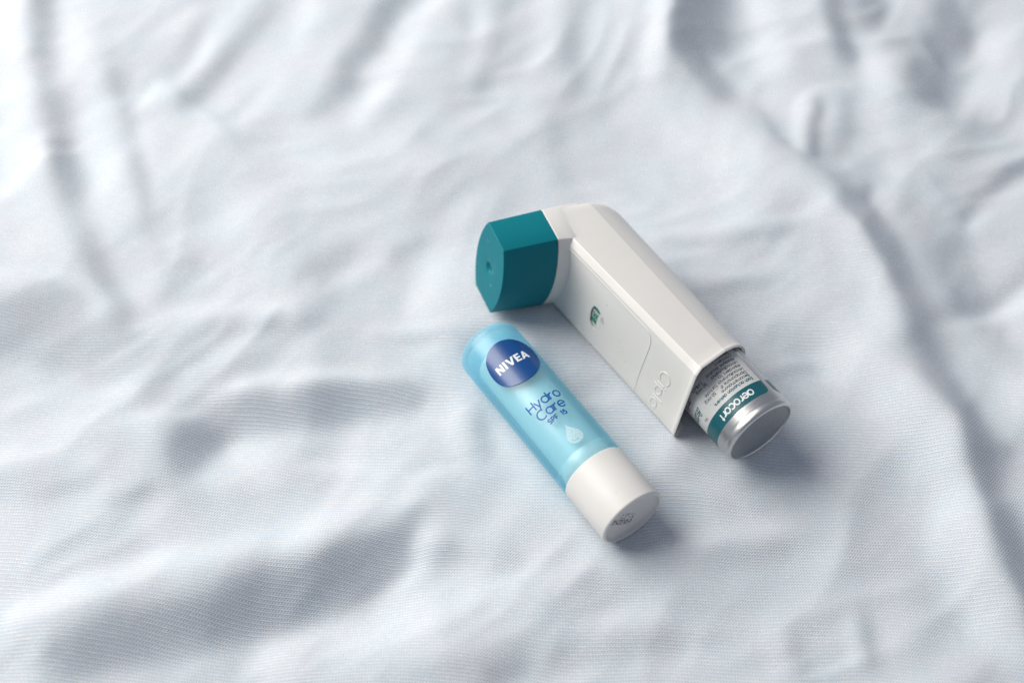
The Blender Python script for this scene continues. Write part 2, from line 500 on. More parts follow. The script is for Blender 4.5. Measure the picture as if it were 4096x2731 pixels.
def relief(step=1.6):
    """The cloth's relief from its creases. Each crease is a stroke that says how steeply the cloth rises (+) or
    falls (-) going away from the window; the height field is the smooth surface that has these slopes."""
    x0, x1, y0, y1 = -330.0, 330.0, -260.0, 330.0
    gx = np.arange(x0, x1, step)
    gy = np.arange(y0, y1, step)
    X, Y = np.meshgrid(gx, gy)
    S = np.zeros(X.shape)
    wob = value_noise(X, Y, 16, 21) * 3.5 + value_noise(X, Y, 6, 23) * 1.8
    wob2 = value_noise(X, Y, 16, 22) * 3.5 + value_noise(X, Y, 6, 24) * 1.8
    Xw, Yw = X + wob, Y + wob2
    for pts, sig, val in FOLDS:
        C = catmull(pts, 5) if len(pts) > 2 else np.array([np.array(pts[0]) + (np.array(pts[1]) - np.array(pts[0])) * t for t in np.linspace(0, 1, 4)])
        lo, hi = C.min(0) - sig * 3, C.max(0) + sig * 3
        sel = (Xw > lo[0]) & (Xw < hi[0]) & (Yw > lo[1]) & (Yw < hi[1])
        x, y = Xw[sel], Yw[sel]
        best = np.full(x.shape, 1e9)
        for i in range(len(C) - 1):
            sg = C[i + 1] - C[i]
            px, py = x - C[i, 0], y - C[i, 1]
            t = np.clip((px * sg[0] + py * sg[1]) / (sg @ sg), 0, 1)
            best = np.minimum(best, (px - t * sg[0]) ** 2 + (py - t * sg[1]) ** 2)
        S[sel] += val * min(1.35, (sig / 3.7) ** 0.7) * np.exp(-best / (2 * (sig * SIG) ** 2))
    S = SLOPE * np.tanh(1.7 * S * np.clip(1 + 0.75 * value_noise(X, Y, 20, 45) + 0.7 * value_noise(X, Y, 9, 46), .4, 1.4)) * 0.92
    ky = np.fft.fftfreq(len(gy), step)[:, None] * 2 * math.pi
    kx = np.fft.fftfreq(len(gx), step)[None, :] * 2 * math.pi
    d = -LXY / np.hypot(*LXY)
    kl = kx * d[0] + ky * d[1]
    kt = -kx * d[1] + ky * d[0]
    den = kl ** 2 + 0.16 * kt ** 2 + 0.012 ** 2
    H = np.fft.ifft2(-1j * kl * np.fft.fft2(S) / den).real
    return gx, gy, H

def sample(gx, gy, H, X, Y):
    fx = np.clip((X - gx[0]) / (gx[1] - gx[0]), 1, len(gx) - 3.001)
    fy = np.clip((Y - gy[0]) / (gy[1] - gy[0]), 1, len(gy) - 3.001)
    ix, iy = fx.astype(int), fy.astype(int)
    tx, ty = fx - ix, fy - iy
    def wts(t):
        return ((1 - t) ** 3 / 6, (3 * t ** 3 - 6 * t ** 2 + 4) / 6, (-3 * t ** 3 + 3 * t ** 2 + 3 * t + 1) / 6, t ** 3 / 6)
    wx, wy = wts(tx), wts(ty)
    r = 0
    for i in range(4):
        for j in range(4):
            r = r + wx[i] * wy[j] * H[iy + j - 1, ix + i - 1]
    return r

def value_noise(X, Y, cell, seed, ang=0.0, stretch=1.0):
    ca, sa = math.cos(ang), math.sin(ang)
    x = (X * ca + Y * sa) / (cell * stretch)
    y = (-X * sa + Y * ca) / cell
    rng = np.random.RandomState(seed)
    T = rng.rand(256, 256) * 2 - 1
    xi, yi = np.floor(x).astype(int), np.floor(y).astype(int)
    fx, fy = x - xi, y - yi
    def wts(t):
        return ((1 - t) ** 3 / 6, (3 * t ** 3 - 6 * t ** 2 + 4) / 6, (-3 * t ** 3 + 3 * t ** 2 + 3 * t + 1) / 6, t ** 3 / 6)
    wx, wy = wts(fx), wts(fy)
    r = 0
    for i in range(4):
        for j in range(4):
            r = r + wx[i] * wy[j] * T[(xi + i - 1) % 256, (yi + j - 1) % 256]
    return r

def axis_coords(lo, hi, step, far_lo, far_hi):
    mid = list(np.arange(lo, hi + step * 0.5, step))
    st, v = step, mid[-1]
    while v < far_hi:
        st *= 1.12
        v += st
        mid.append(v)
    st, v = step, mid[0]
    pre = []
    while v > far_lo:
        st *= 1.12
        v -= st
        pre.append(v)
    return np.array(pre[::-1] + mid)

def build_cloth():
    gx = axis_coords(-235, 235, 1.15, -1100, 1100)
    gy = axis_coords(-150, 205, 1.15, -1000, 1200)
    X, Y = np.meshgrid(gx, gy)
    Z = sample(*relief(), X, Y)
    # smaller, irregular rumpling: warped so that it does not look like even waves
    wx = value_noise(X, Y, 30, 31) * 22
    wy = value_noise(X, Y, 30, 32) * 22
    Z += value_noise(X + wx, Y + wy, 24, 5, 0.7, 1.9) * 1.3
    Z += value_noise(X + wx, Y + wy, 12.5, 8, 0.9, 1.7) * 0.95
    Z += value_noise(X + wx * .6, Y + wy * .6, 6.5, 9, 0.4, 1.5) * 0.26
    Z += value_noise(X + wx * .3, Y + wy * .3, 3.4, 10, 0.8, 1.4) * 0.10
    # pinched creases: ridged noise along two drag directions, stronger in some places than in others
    def ridged(cell, seed, ang, stretch, soft):
        n = value_noise(X + wx * .8, Y + wy * .8, cell, seed, ang, stretch)
        return 1 - np.sqrt(n * n + soft * soft) * 2.2
    patch = smooth01(0.5 + 1.3 * value_noise(X, Y, 38, 51))
    patch2 = smooth01(0.5 + 1.3 * value_noise(X, Y, 30, 52))
    Z += ridged(30, 61, 0.75, 2.2, .05) * (0.5 + patch) * 1.5
    Z += ridged(15, 62, 0.95, 2.4, .04) * patch2 * 1.35
    Z += ridged(17, 63, -0.9, 2.0, .05) * (1 - patch) * 1.1
    Z += ridged(7.5, 64, 0.5, 2.2, .06) * patch * 0.75
    Z += ridged(9.0, 65, 1.1, 2.6, .04) * (1 - patch2) * 0.60
    Z += ridged(4.6, 66, 0.7, 2.0, .06) * patch2 * 0.20
    far = smooth01((np.hypot(X, Y) - 230) / 150)
    Z += far * (value_noise(X, Y, 60, 11, 0.8, 2.2) * 7 + value_noise(X, Y, 30, 12, 0.4, 1.8) * 3)
    # what lies on the cloth presses it into contact
    def press(mask, target):
        nonlocal Z
        Z = Z * (1 - mask) + target * mask
    # lip balm: along its axis
    px, py = X - LIP_P[0], Y - LIP_P[1]
    al = px * LIP_A[0] + py * LIP_A[1]
    ac = np.abs(px * LIP_E[0] + py * LIP_E[1])
    da = np.maximum(np.maximum(-al, al - 71), 0)
    d = np.hypot(da, np.maximum(ac - 3, 0))
    lipmask = 1 - smooth01(d / 13)
    press(lipmask, 0.13 + np.minimum(9.75 - np.sqrt(9.75 ** 2 - np.minimum(ac, 9) ** 2), 1.15))
    # inhaler: body box, canister, capped mouthpiece
    def foot(u0, u1, w0, w1):
        px, py = X - INH_P[0], Y - INH_P[1]
        un, wn = INH_U[:2], INH_W[:2]
        det = un[0] * wn[1] - un[1] * wn[0]
        u = (px * wn[1] - py * wn[0]) / det
        w = (un[0] * py - un[1] * px) / det
        du = np.maximum(np.maximum(u0 - u, u - u1), 0)
        dw = np.maximum(np.maximum(w0 - w, w - w1), 0)
        return u, w, np.hypot(du, dw)
    u, w, d = foot(-90, -20, -1, 11)
    wc = np.clip(w + 2.2, 0, 13)
    body_t = 14.158 - 0.0217 * np.clip(u, -90, -15) + 0.1725 * wc - 0.98477 * 14.2 + 0.10
    body_m = 1 - smooth01(d / 12)
    u2, w2, d2 = foot(-18, -1.5, -2, 2)
    can_m = (1 - smooth01(d2 / 11)) * (1 - body_m)
    u3, w3, d3 = foot(-88, -77, 16, 31)
    cap_t = 3.6 + np.clip((w3 - 15) / 18, 0, 1) * 1.8
    cap_m = (1 - smooth01(d3 / 30)) * (1 - body_m) * (1 - lipmask)
    press(cap_m, cap_t)
    press(can_m, np.full(X.shape, 2.75))
    press(body_m, body_t)
    n0, n1 = X.shape
    V = np.stack([X, Y, Z], -1).reshape(-1, 3) * MM
    idx = np.arange(n0 * n1).reshape(n0, n1)
    F = np.stack([idx[:-1, :-1], idx[:-1, 1:], idx[1:, 1:], idx[1:, :-1]], -1).reshape(-1, 4)
    me = bpy.data.meshes.new("cloth")
    me.vertices.add(len(V))
    me.vertices.foreach_set("co", V.ravel())
    me.loops.add(F.size)
    me.loops.foreach_set("vertex_index", F.ravel().astype(np.int32))
    me.polygons.add(len(F))
    me.polygons.foreach_set("loop_start", np.arange(0, F.size, 4, dtype=np.int32))
    me.polygons.foreach_set("loop_total", np.full(len(F), 4, dtype=np.int32))
    me.polygons.foreach_set("use_smooth", np.ones(len(F), dtype=bool))
    me.update(calc_edges=True)
    uvl = me.uv_layers.new(name="UVMap")
    uv = V[F.ravel(), :2]
    uvl.data.foreach_set("uv", uv.astype(np.float32).ravel())
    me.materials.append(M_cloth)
    o = link(bpy.data.objects.new("cloth", me))
    o["kind"] = "structure"
    o["label"] = "rumpled pale blue-white knitted cloth under the inhaler and lip balm"
    o["category"] = "cloth"
    return o
build_cloth()

# ---------------------------------------------------------------- lettering: single-stroke geometric letters
def arc(cx, cy, rx, ry, a0, a1, n=None):
    n = n or max(4, int(abs(a1 - a0) / 24))
    return [(cx + rx * math.cos(math.radians(a0 + (a1 - a0) * i / n)), cy + ry * math.sin(math.radians(a0 + (a1 - a0) * i / n))) for i in range(n + 1)]
O_ = arc(.5, .5, .5, .5, 0, 360)
GL = {
 'a': (1.0, [O_, [(1, 1), (1, 0)]]), 'b': (1.0, [O_, [(0, 1.42), (0, 0)]]), 'c': (.86, [arc(.5, .5, .5, .5, 42, 318)]),
 'd': (1.0, [O_, [(1, 1.42), (1, 0)]]), 'e': (1.0, [[(0, .5), (1, .5)] , arc(.5, .5, .5, .5, 0, 318)]),
 'g': (1.0, [O_, [(1, 1), (1, 0)] + arc(.5, 0, .5, .42, 0, -150)]),
 'h': (.8, [[(0, 1.42), (0, 0)], [(0, .45)] + arc(.4, .6, .4, .4, 170, 0) + [(.8, 0)]]),
 'i': (.1, [[(.05, 1), (.05, 0)], [(.05, 1.25), (.05, 1.40)]]), 'l': (.1, [[(.05, 1.42), (.05, 0)]]),
 'm': (1.4, [[(0, 1), (0, 0)], arc(.35, .62, .35, .38, 175, 0) + [(.7, 0)], arc(1.05, .62, .35, .38, 175, 0) + [(1.4, 0)]]),
 'n': (.8, [[(0, 1), (0, 0)], arc(.4, .6, .4, .4, 170, 0) + [(.8, 0)]]),
 'o': (1.0, [O_]), 'p': (1.0, [O_, [(0, 1), (0, -.42)]]), 'q': (1.0, [O_, [(1, 1), (1, -.42)]]),
 'r': (.48, [[(0, 1), (0, 0)], arc(.45, .5, .45, .47, 165, 82)]),
 's': (.62, [arc(.31, .75, .29, .24, 40, 270) + arc(.31, .26, .31, .26, 90, -140)]),
 't': (.55, [[(.27, 1.36), (.27, 0)], [(0, 1), (.55, 1)]]),
 'u': (.8, [[(0, 1)] + arc(.4, .4, .4, .4, 180, 360) + [(.8, 1)], [(.8, 1), (.8, 0)]]),
 'v': (.8, [[(0, 1), (.4, 0), (.8, 1)]]), 'x': (.8, [[(0, 1), (.8, 0)], [(0, 0), (.8, 1)]]),
 'y': (.85, [[(0, 1), (.42, 0)], [(.85, 1), (.25, -.42)]]),
 'A': (1.2, [[(0, 0), (.6, 1.38), (1.2, 0)], [(.24, .45), (.96, .45)]]),
 'B': (.85, [[(0, 0), (0, 1.38)], [(0, 1.38), (.5, 1.38)] + arc(.5, 1.05, .3, .33, 90, -90) + [(0, .72)], [(.5, .72)] + arc(.5, .36, .36, .36, 90, -90) + [(0, 0)]]),
 'C': (1.2, [arc(.69, .69, .69, .69, 45, 315)]),
 'D': (1.1, [[(0, 0), (0, 1.38), (.4, 1.38)] + arc(.42, .69, .69, .69, 90, -90) + [(0, 0)]]),
 'E': (.75, [[(.75, 1.38), (0, 1.38), (0, 0), (.75, 0)], [(0, .7), (.68, .7)]]),
 'F': (.72, [[(.72, 1.38), (0, 1.38), (0, 0)], [(0, .7), (.62, .7)]]),
 'H': (1.0, [[(0, 1.38), (0, 0)], [(1, 1.38), (1, 0)], [(0, .7), (1, .7)]]),
 'I': (.1, [[(.05, 1.38), (.05, 0)]]), 'L': (.65, [[(0, 1.38), (0, 0), (.65, 0)]]),
 'P': (.8, [[(0, 0), (0, 1.38), (.42, 1.38)] + arc(.42, 1.0, .38, .38, 90, -90) + [(0, .62)]]),
 'R': (.85, [[(0, 0), (0, 1.38), (.42, 1.38)] + arc(.42, 1.0, .38, .38, 90, -90) + [(0, .62)], [(.42, .62), (.85, 0)]]),
 'S': (.82, [arc(.41, 1.03, .37, .35, 30, 270) + arc(.41, .35, .41, .35, 90, -145)]),
 'T': (.9, [[(0, 1.38), (.9, 1.38)], [(.45, 1.38), (.45, 0)]]),
 '0': (.8, [arc(.4, .69, .4, .69, 0, 360)]), '1': (.35, [[(0, 1.12), (.32, 1.38), (.32, 0)]]),
 '2': (.8, [arc(.4, 1.0, .38, .38, 160, -35) + [(0, 0), (.8, 0)]]),
 '3': (.8, [arc(.38, 1.03, .34, .35, 150, -90) + arc(.38, .36, .4, .36, 90, -150)]),
 '4': (.9, [[(.65, 0), (.65, 1.38), (0, .35), (.9, .35)]]),
 '5': (.8, [[(.72, 1.38), (.16, 1.38), (.08, .78)] + arc(.38, .46, .42, .46, 120, -150)]),
 '6': (.85, [arc(.42, .45, .42, .45, 0, 360), [(.02, .52), (.62, 1.38)]]),
 '7': (.8, [[(0, 1.38), (.8, 1.38), (.25, 0)]]),
 '.': (.1, [[(.05, 0), (.05, .14)]]), ':': (.1, [[(.05, 0), (.05, .16)], [(.05, .75), (.05, .91)]]),
 '%': (1.3, [arc(.28, 1.08, .28, .3, 0, 360), arc(1.02, .3, .28, .3, 0, 360), [(1.0, 1.38), (.3, 0)]]),
 '/': (.6, [[(0, -.1), (.6, 1.42)]]), ' ': (.42, []),
}
FLAT = [(-1.0, 0.0), (1.0, 0.0)]

def text_strokes(txt, width=None, height=1.0, gap=.26, shear=0.0, xs=1.0):
    """strokes in mm, starting at x = 0; height = size of one x-height; width = total width wanted"""
    x, out = 0.0, []
    for ch in txt:
        adv, st = GL[ch]
        for s in st:
            out.append([(x + px * xs, py) for px, py in s])
        x += adv * xs + gap
    x -= gap
    kx = (width / x) if width else height
    return [[(px * kx + py * height * shear, py * height) for px, py in s] for s in out], x * kx

def ribbons(strokes, half, mapper, lift=0.012, profile=FLAT, cap=True):
    verts, faces = [], []
    for si, s in enumerate(strokes):
        P = np.array(s, float)
        if len(P) < 2:
            continue
        D = [P[0]]                      # no long chords: they would sink into a curved surface
        for a, b in zip(P[:-1], P[1:]):
            k = max(1, int(math.ceil(abs(b[0] - a[0]) / 0.35)))
            D += [a + (b - a) * j / k for j in range(1, k + 1)]
        P = np.array(D)
        closed = np.hypot(*(P[0] - P[-1])) < 1e-6 and len(P) > 3
        if closed:
            P = P[:-1]
        n = len(P)
        rows = []
        for i in range(n):
            a = P[(i - 1) % n] if (closed or i > 0) else P[i]
            b = P[(i + 1) % n] if (closed or i < n - 1) else P[i]
            d0, d1 = P[i] - a, b - P[i]
            l0, l1 = np.hypot(*d0), np.hypot(*d1)
            d0 = d0 / l0 if l0 > 1e-9 else d1 / l1
            d1 = d1 / l1 if l1 > 1e-9 else d0
            t = d0 + d1
            t = t / max(np.hypot(*t), 1e-6)
            nn = np.array([-t[1], t[0]])
            k = 1.0 / max(0.45, abs(nn @ np.array([-d0[1], d0[0]])))
            row = []
            for off, hh in profile:
                q = P[i] + nn * off * half * k
                row.append(len(verts))
                verts.append(mapper(q[0], q[1], lift + hh + 0.0015 * (si % 4)))
            rows.append(row)
        m = len(profile)
        for i in range(n if closed else n - 1):
            r0, r1 = rows[i], rows[(i + 1) % n]
            for j in range(m - 1):
                faces.append((r0[j], r1[j], r1[j + 1], r0[j + 1]))
        if m > 2 and not closed:
            faces.append(tuple(rows[0]))
            faces.append(tuple(reversed(rows[-1])))
    return verts, faces

def poly_patch(outline, mapper, lift, thick=0.0, nx=26):
    """filled outline laid on a curved surface: clipped to columns so that it follows the curve"""
    P = np.array(outline, float)
    x0, x1 = P[:, 0].min(), P[:, 0].max()
    xs = x0 + (x1 - x0) * (0.5 - 0.5 * np.cos(np.linspace(0, math.pi, nx)))
    verts, faces, rows = [], [], []
    n = len(P)
    for x in xs:
        x = min(max(x, x0 + 1e-4), x1 - 1e-4)
        ys = []
        for i in range(n):
            a, b = P[i], P[(i + 1) % n]
            if (a[0] - x) * (b[0] - x) < 0:
                ys.append(a[1] + (b[1] - a[1]) * (x - a[0]) / (b[0] - a[0]))
        lo, hi = min(ys), max(ys)
        r = []
        for k in range(7):
            r.append(len(verts))
            verts.append(mapper(x, lo + (hi - lo) * k / 6, lift + thick))
        if thick:
            r = [len(verts)] + r
            verts.append(mapper(x, lo - thick * .5, lift - 0.05))
            r.append(len(verts))
            verts.append(mapper(x, hi + thick * .5, lift - 0.05))
        rows.append(r)
    for a, b in zip(rows[:-1], rows[1:]):
        for k in range(len(a) - 1):
            faces.append((a[k], b[k], b[k + 1], a[k + 1]))
    if thick:
        for r in (rows[0], rows[-1]):
            faces.append(tuple(r))
    return verts, faces

def cyl_map(R, ang_deg, ax, off=(0, 0, 0)):
    def f(x, y, lift):
        t = math.radians(ang_deg) + x / R
        return ((math.sin(t) * (R + lift) + off[0]) * MM, (ax + y + off[1]) * MM, (math.cos(t) * (R + lift) + off[2]) * MM)
    return f

def lathe(profile, n=96, off=(0, 0, 0)):
    """profile of (radius, axial) about local y"""
    verts, faces, rings = [], [], []
    for r, a in profile:
        if r < 1e-6:
            rings.append([len(verts)])
            verts.append((off[0] * MM, (a + off[1]) * MM, off[2] * MM))
        else:
            rings.append(list(range(len(verts), len(verts) + n)))
            for k in range(n):
                t = 2 * math.pi * k / n
                verts.append(((r * math.sin(t) + off[0]) * MM, (a + off[1]) * MM, (r * math.cos(t) + off[2]) * MM))
    for A, B in zip(rings[:-1], rings[1:]):
        for k in range(n):
            k2 = (k + 1) % n
            if len(A) == 1 and len(B) == 1:
                continue
            if len(A) == 1:
                faces.append((A[0], B[k], B[k2]))
            elif len(B) == 1:
                faces.append((A[k], B[0], A[k2]))
            else:
                faces.append((A[k], B[k], B[k2], A[k2]))
    return verts, faces

def fillet(r0, a0, r, q0, q1, n=8):
    """arc points (radius, axial) about centre (r0, a0)"""
    return [(r0 + r * math.cos(math.radians(q0 + (q1 - q0) * i / n)), a0 + r * math.sin(math.radians(q0 + (q1 - q0) * i / n))) for i in range(n + 1)]

# ---------------------------------------------------------------- the lip balm
def build_lip_balm():
    R = 9.75
    L = 71.1
    # empty at the base: lowest line, under the middle
    org = LIP_P + LIP_A * 35 - LIP_G * R
    root = frame_empty("lip_balm", org, LIP_E, LIP_A, LIP_G)
    root["label"] = "lip balm stick with frosted light blue cap and white base lying on the cloth"
    root["category"] = "lip balm"
    off = (0, -35, R)
    seam = 17.5
    # white twist base
    prof = [(0, .75), (8.1, .75), (8.45, .70)] + [(8.75, .45), (8.85, .12), (9.0, .02)] + fillet(9.75 - .75, .75, .75, -90, 0, 6) + [(9.75, 8), (9.75, seam - .15)] + [(9.62, seam), (8.3, seam), (8.3, seam + 2), (0, seam + 2)]
    v, f = lathe(prof, 110, off)
    base = mesh_obj("base", v, f, M_base, root, 32)
    # frosted cap: a real shell
    rr = 3.6
    prof = [(8.45, seam + .12), (9.70, seam + .12), (9.76, seam + .2), (9.76, 21.2), (9.70, 21.35), (9.70, 21.75), (9.76, 21.9), (9.76, 40), (9.74, L - rr)]
    prof += fillet(9.74 - rr, L - rr, rr, 0, 90, 12)[1:] + [(3, L + .12), (0, L + .15)]
    inner = [(0, L - 2.2), (4.5, L - 2.2)] + fillet(8.4 - 2.6, L - 2.2 - 2.6, 2.6, 90, 0, 8) + [(8.4, 40), (8.45, seam + .12)]
    v, f = lathe(prof + inner, 110, off)
    cap = mesh_obj("cap", v, f, M_frost, root, 40)
    cap["label"] = "frosted translucent light blue cap"
    # white inner tube seen through the cap
    prof = [(0, seam + 2.1), (7.9, seam + 2.1), (7.9, 21.4), (7.6, 21.6), (7.45, 60)] + fillet(7.45 - 2.2, 63.6 - 2.2 + .5, 2.2, 0, 90, 8) + [(0, 64.1)]
    v, f = lathe(prof, 72, off)
    mesh_obj("inner_tube", v, f, M_tube, root, 40)
    # emblem: a raised rounded badge
    pts = [(62.2, 15.0), (59.9, 33.6), (56.4, 44.0), (52.0, 37.5), (48.9, 18.9), (47.7, -2.5), (48.3, -24.3), (50.5, -42.2), (53.5, -49.7), (57.1, -49.5), (60.2, -42.5), (62.2, -27.7), (62.9, -11.1), (62.8, 2.9)]
    pts = [(math.radians(a) * 9.8, x - 55.0) for x, a in pts]
    loop = catmull(pts[-2:] + pts + pts[:2], 8)
    n = 8
    loop = loop[2 * n: -(2 * n) - 1][: 14 * n]
    mp = cyl_map(9.77, 0, 55.0, off)
    v, f = poly_patch(loop, mp, 0.0, 0.16, 40)
    emb = mesh_obj("emblem", v, f, M_emblem, cap, 35)
    # N I V E A as heavy block letters
    def blocks(polys, mapper, lift):
        V, F = [], []
        for P in polys:
            P = [np.array(p, float) for p in P]
            # quads subdivided across so that they follow the curve
            (a, b, c, d) = P
            B = lambda p, q: a * (1 - p) * (1 - q) + b * p * (1 - q) + c * p * q + d * (1 - p) * q
            up = 0.002 * (len(V) // 96 % 3)
            for i in range(4):
                for j in range(6):
                    q = [B(i / 4, j / 6), B((i + 1) / 4, j / 6), B((i + 1) / 4, (j + 1) / 6), B(i / 4, (j + 1) / 6)]
                    k = len(V)
                    V += [mapper(x[0], x[1], lift + up) for x in q]
                    F.append((k, k + 1, k + 2, k + 3))
        return V, F
    H = 2.65
    s = 0.62
    polys = []
    def stem(x, w=s): polys.append([(x, 0), (x + w, 0), (x + w, H), (x, H)])
    x = 0
    stem(x); stem(x + 1.65); polys.append([(x, H), (x + .72, H), (x + 2.27, 0), (x + 1.55, 0)]); x += 2.27 + .42
    stem(x, .68); x += .68 + .30
    polys.append([(x, H), (x + .75, H), (x + 1.62, 0), (x + .98, 0)]); polys.append([(x + 1.9, H), (x + 2.6, H), (x + 1.62, 0), (x + .98, 0)]); x += 2.6 + .22
    stem(x, .66)
    for y in (0, (H - .5) / 2, H - .52): polys.append([(x + .6, y), (x + 1.72, y), (x + 1.72, y + .52), (x + .6, y + .52)])
    x += 1.72 + .25
    polys.append([(x, 0), (x + .7, 0), (x + 1.6, H), (x + .98, H)]); polys.append([(x + 1.86, 0), (x + 2.58, 0), (x + 1.6, H), (x + .98, H)]); polys.append([(x + .5, .5), (x + 2.1, .5), (x + 2.0, 1.0), (x + .6, 1.0)])
    x += 2.58
    k = 11.0 / x
    polys = [[(px * k, py) for px, py in P] for P in polys]
    v, f = blocks(polys, cyl_map(9.93, -37.8, 54.05, off), 0.012)
    mesh_obj("emblem_lettering", v, f, I_white, emb)
    # printed words
    for word, ang, ax, hgt, wid, half in (("Hydro", -39.7, 38.55, 2.08, 11.2, .215), ("Care", -34.5, 34.95, 2.08, 9.4, .215)):
        st, _ = text_strokes(word, wid - 2 * half, hgt, gap=.24)
        v, f = ribbons(st, half, cyl_map(9.77, ang, ax, off), 0.012)
        mesh_obj("lettering", v, f, I_navy, cap)
    st, _ = text_strokes("SPF 15", 5.9, 1.02, gap=.42)
    v, f = ribbons(st, .185, cyl_map(9.77, -25.5, 32.5, off), 0.012)
    mesh_obj("lettering", v, f, I_navy, cap)
    # the water drop: pointed top left of centre, round belly
    dp = [(0.0, 6.5), (.55, 5.4), (1.45, 4.25), (2.2, 3.1), (2.45, 2.0), (2.1, .95), (1.3, .25), (.3, 0.0), (-.8, .15), (-1.6, .75), (-2.05, 1.7), (-1.95, 2.9), (-1.35, 4.1), (-.55, 5.3)]
    loop = catmull(dp + dp[:1], 4)[:-1]
    v, f = poly_patch(loop, cyl_map(9.77, -8.0, 23.1, off), 0.012, 0, 22)
    mesh_obj("drop_print", v, f, M_drop, cap)
    st = [[(x, y) for x, y in arc(-.1, 2.2, 1.25, 1.25, 195, 300, 10)]]
    v, f = ribbons(st, .16, cyl_map(9.77, -8.0, 23.1, off), 0.022)
    mesh_obj("drop_highlight", v, f, ink("pale_blue_print", (0.16, 0.55, 0.66)), cap)
    # batch print on the end: two rows of broken black digits, upside down
    d = np.array([-.745, .667]); up = np.array([-.69, -.724])
    def endmap(ox, oy):
        def m(x, y, lift):
            q = np.array([ox, oy]) + d * x + up * y
            return ((q[0] + off[0]) * MM, (.75 - lift + off[1]) * MM, (q[1] + off[2]) * MM)
        return m
    V, F = [], []
    rng = np.random.RandomState(4)
    for txt, ox, oy, wid in (("61632510", .45, -1.75, 8.9), ("11:21", 1.75, .2, 6.0)):
        st, _ = text_strokes(txt, wid, 1.28, gap=.34)
        # broken like ink jet print
        br = []
        for s_ in st:
            P = np.array(s_)
            Ls = np.hypot(*(P[1:] - P[:-1]).T)
            cum = np.concatenate([[0], np.cumsum(Ls)])
            t = 0.0
            while t < cum[-1] - .05:
                e = min(t + rng.uniform(.28, .75), cum[-1])
                if rng.rand() < (.9 if txt[0] == '6' else .72):
                    ts = np.linspace(t, e, 4)
                    br.append([(np.interp(q, cum, P[:, 0]), np.interp(q, cum, P[:, 1])) for q in ts])
                t = e + rng.uniform(.05, .14)
        v, f = ribbons(br, .165, endmap(ox, oy), 0.015)
        F += [tuple(i + len(V) for i in q) for q in f]
        V += v
    v, f = ribbons([[(0, 0), (.25, .1)]], .1, endmap(-6.7, -.9), 0.015)
    F += [tuple(i + len(V) for i in q) for q in f]
    V += v
    mesh_obj("batch_print", V, F, I_black, base)
    return root
build_lip_balm()

# ---------------------------------------------------------------- the inhaler
IO = (0.0, -50.0, -14.2)              # empty: under the body, in local (w, u, s)
def il(w, u, s):
    return ((w - IO[0]) * MM, (u - IO[1]) * MM, (s - IO[2]) * MM)

def round_poly(pts, seg=5):
    """pts: (x, y, r) -> outline with rounded corners"""
    out = []
    n = len(pts)
    for i in range(n):
        a, b, c = (np.array(pts[(i + k - 1) % n][:2], float) for k in range(3))
        r = pts[i][2]
        if r <= 0:
            out.append(tuple(b))
            continue
        d0, d1 = a - b, c - b
        l0, l1 = np.hypot(*d0), np.hypot(*d1)
        d0, d1 = d0 / l0, d1 / l1
        ang = math.acos(max(-1, min(1, d0 @ d1)))
        t = min(r / math.tan(ang / 2), l0 * .48, l1 * .48)
        r = t * math.tan(ang / 2)
        p0, p1 = b + d0 * t, b + d1 * t
        bis = (d0 + d1) / np.hypot(*(d0 + d1))
        cc = b + bis * (r / math.sin(ang / 2))
        a0 = math.atan2(*(p0 - cc)[::-1]); a1 = math.atan2(*(p1 - cc)[::-1])
        da = (a1 - a0 + math.pi) % (2 * math.pi) - math.pi
        for k in range(seg + 1):
            q = a0 + da * k / seg
            out.append((cc[0] + r * math.cos(q), cc[1] + r * math.sin(q)))
    return out

def front_w(u, s):
    """front face of the body (without its rounding)"""
    wt = 15.6 + (u + 74.7) / 56.7 * (12.55 - 15.6)
    wb = 15.75 + (u + 75) / 58.5 * (13.75 - 15.75)
    k = (12 - s) / 26.0
    return wt + (wb - wt) * k

def body_section(u):
    wt = 14.4 + (u + 75.8) / 57.4 * (11.2 - 14.4)
    P = [(wt, 14.0, .5), (front_w(u, 12), 12.0, .45)]
    for s in (8, 4, 0, -4, -8):
        P.append((front_w(u, s) + .12 * (1 - (s / 13) ** 2), s, 0))
    P += [(front_w(u, -14), -14.0, 1.6), (1.2, -14.2, .5), (-.6, -12.75, .8)]
    P[-1] = (-1.2, -13.4, 1.2)
    back = catmull([(-1.2, -13.4), (-3.2, -12.75), (-6.0, -11.3), (-8.6, -9.0), (-10.7, -5.9), (-11.9, -2.6), (-12.2, 0), (-11.9, 2.6), (-10.7, 5.9), (-8.6, 9.0), (-6.0, 11.3), (-3.2, 12.75), (-1.2, 13.4)], 3)
    P += [(x, y, 0) for x, y in back[2:-2]]
    P += [(-1.2, 13.4, 1.2), (1.0, 14.0, .5)]
    return round_poly(P)

def inset(sec, d):
    P = np.array(sec)
    n = len(P)
    out = []
    for i in range(n):
        t = P[(i + 1) % n] - P[(i - 1) % n]
        t = t / max(np.hypot(*t), 1e-9)
        out.append(P[i] + d * np.array([-t[1], t[0]]) * ORI)
    return out
_s = np.array(body_section(-50))
ORI = 1.0 if np.sum(_s[:, 0] * np.roll(_s[:, 1], -1) - np.roll(_s[:, 0], -1) * _s[:, 1]) > 0 else -1.0

def u_rim(w, s):
    return -18.4 + .17 * (w - 11.2) + (14 - s) / 28 * 1.1

def u_end(w, s):
    b = 3.0 * (1 - min(1, abs(s) / 14) ** 2) * max(0, min(1, (w + 6) / 12))
    r = 0
    if w < -2:
        r = ((-2 - w) / 10.5) ** 2 * 5.0
    return -84.7 - .25 * max(w, -6) - b + r

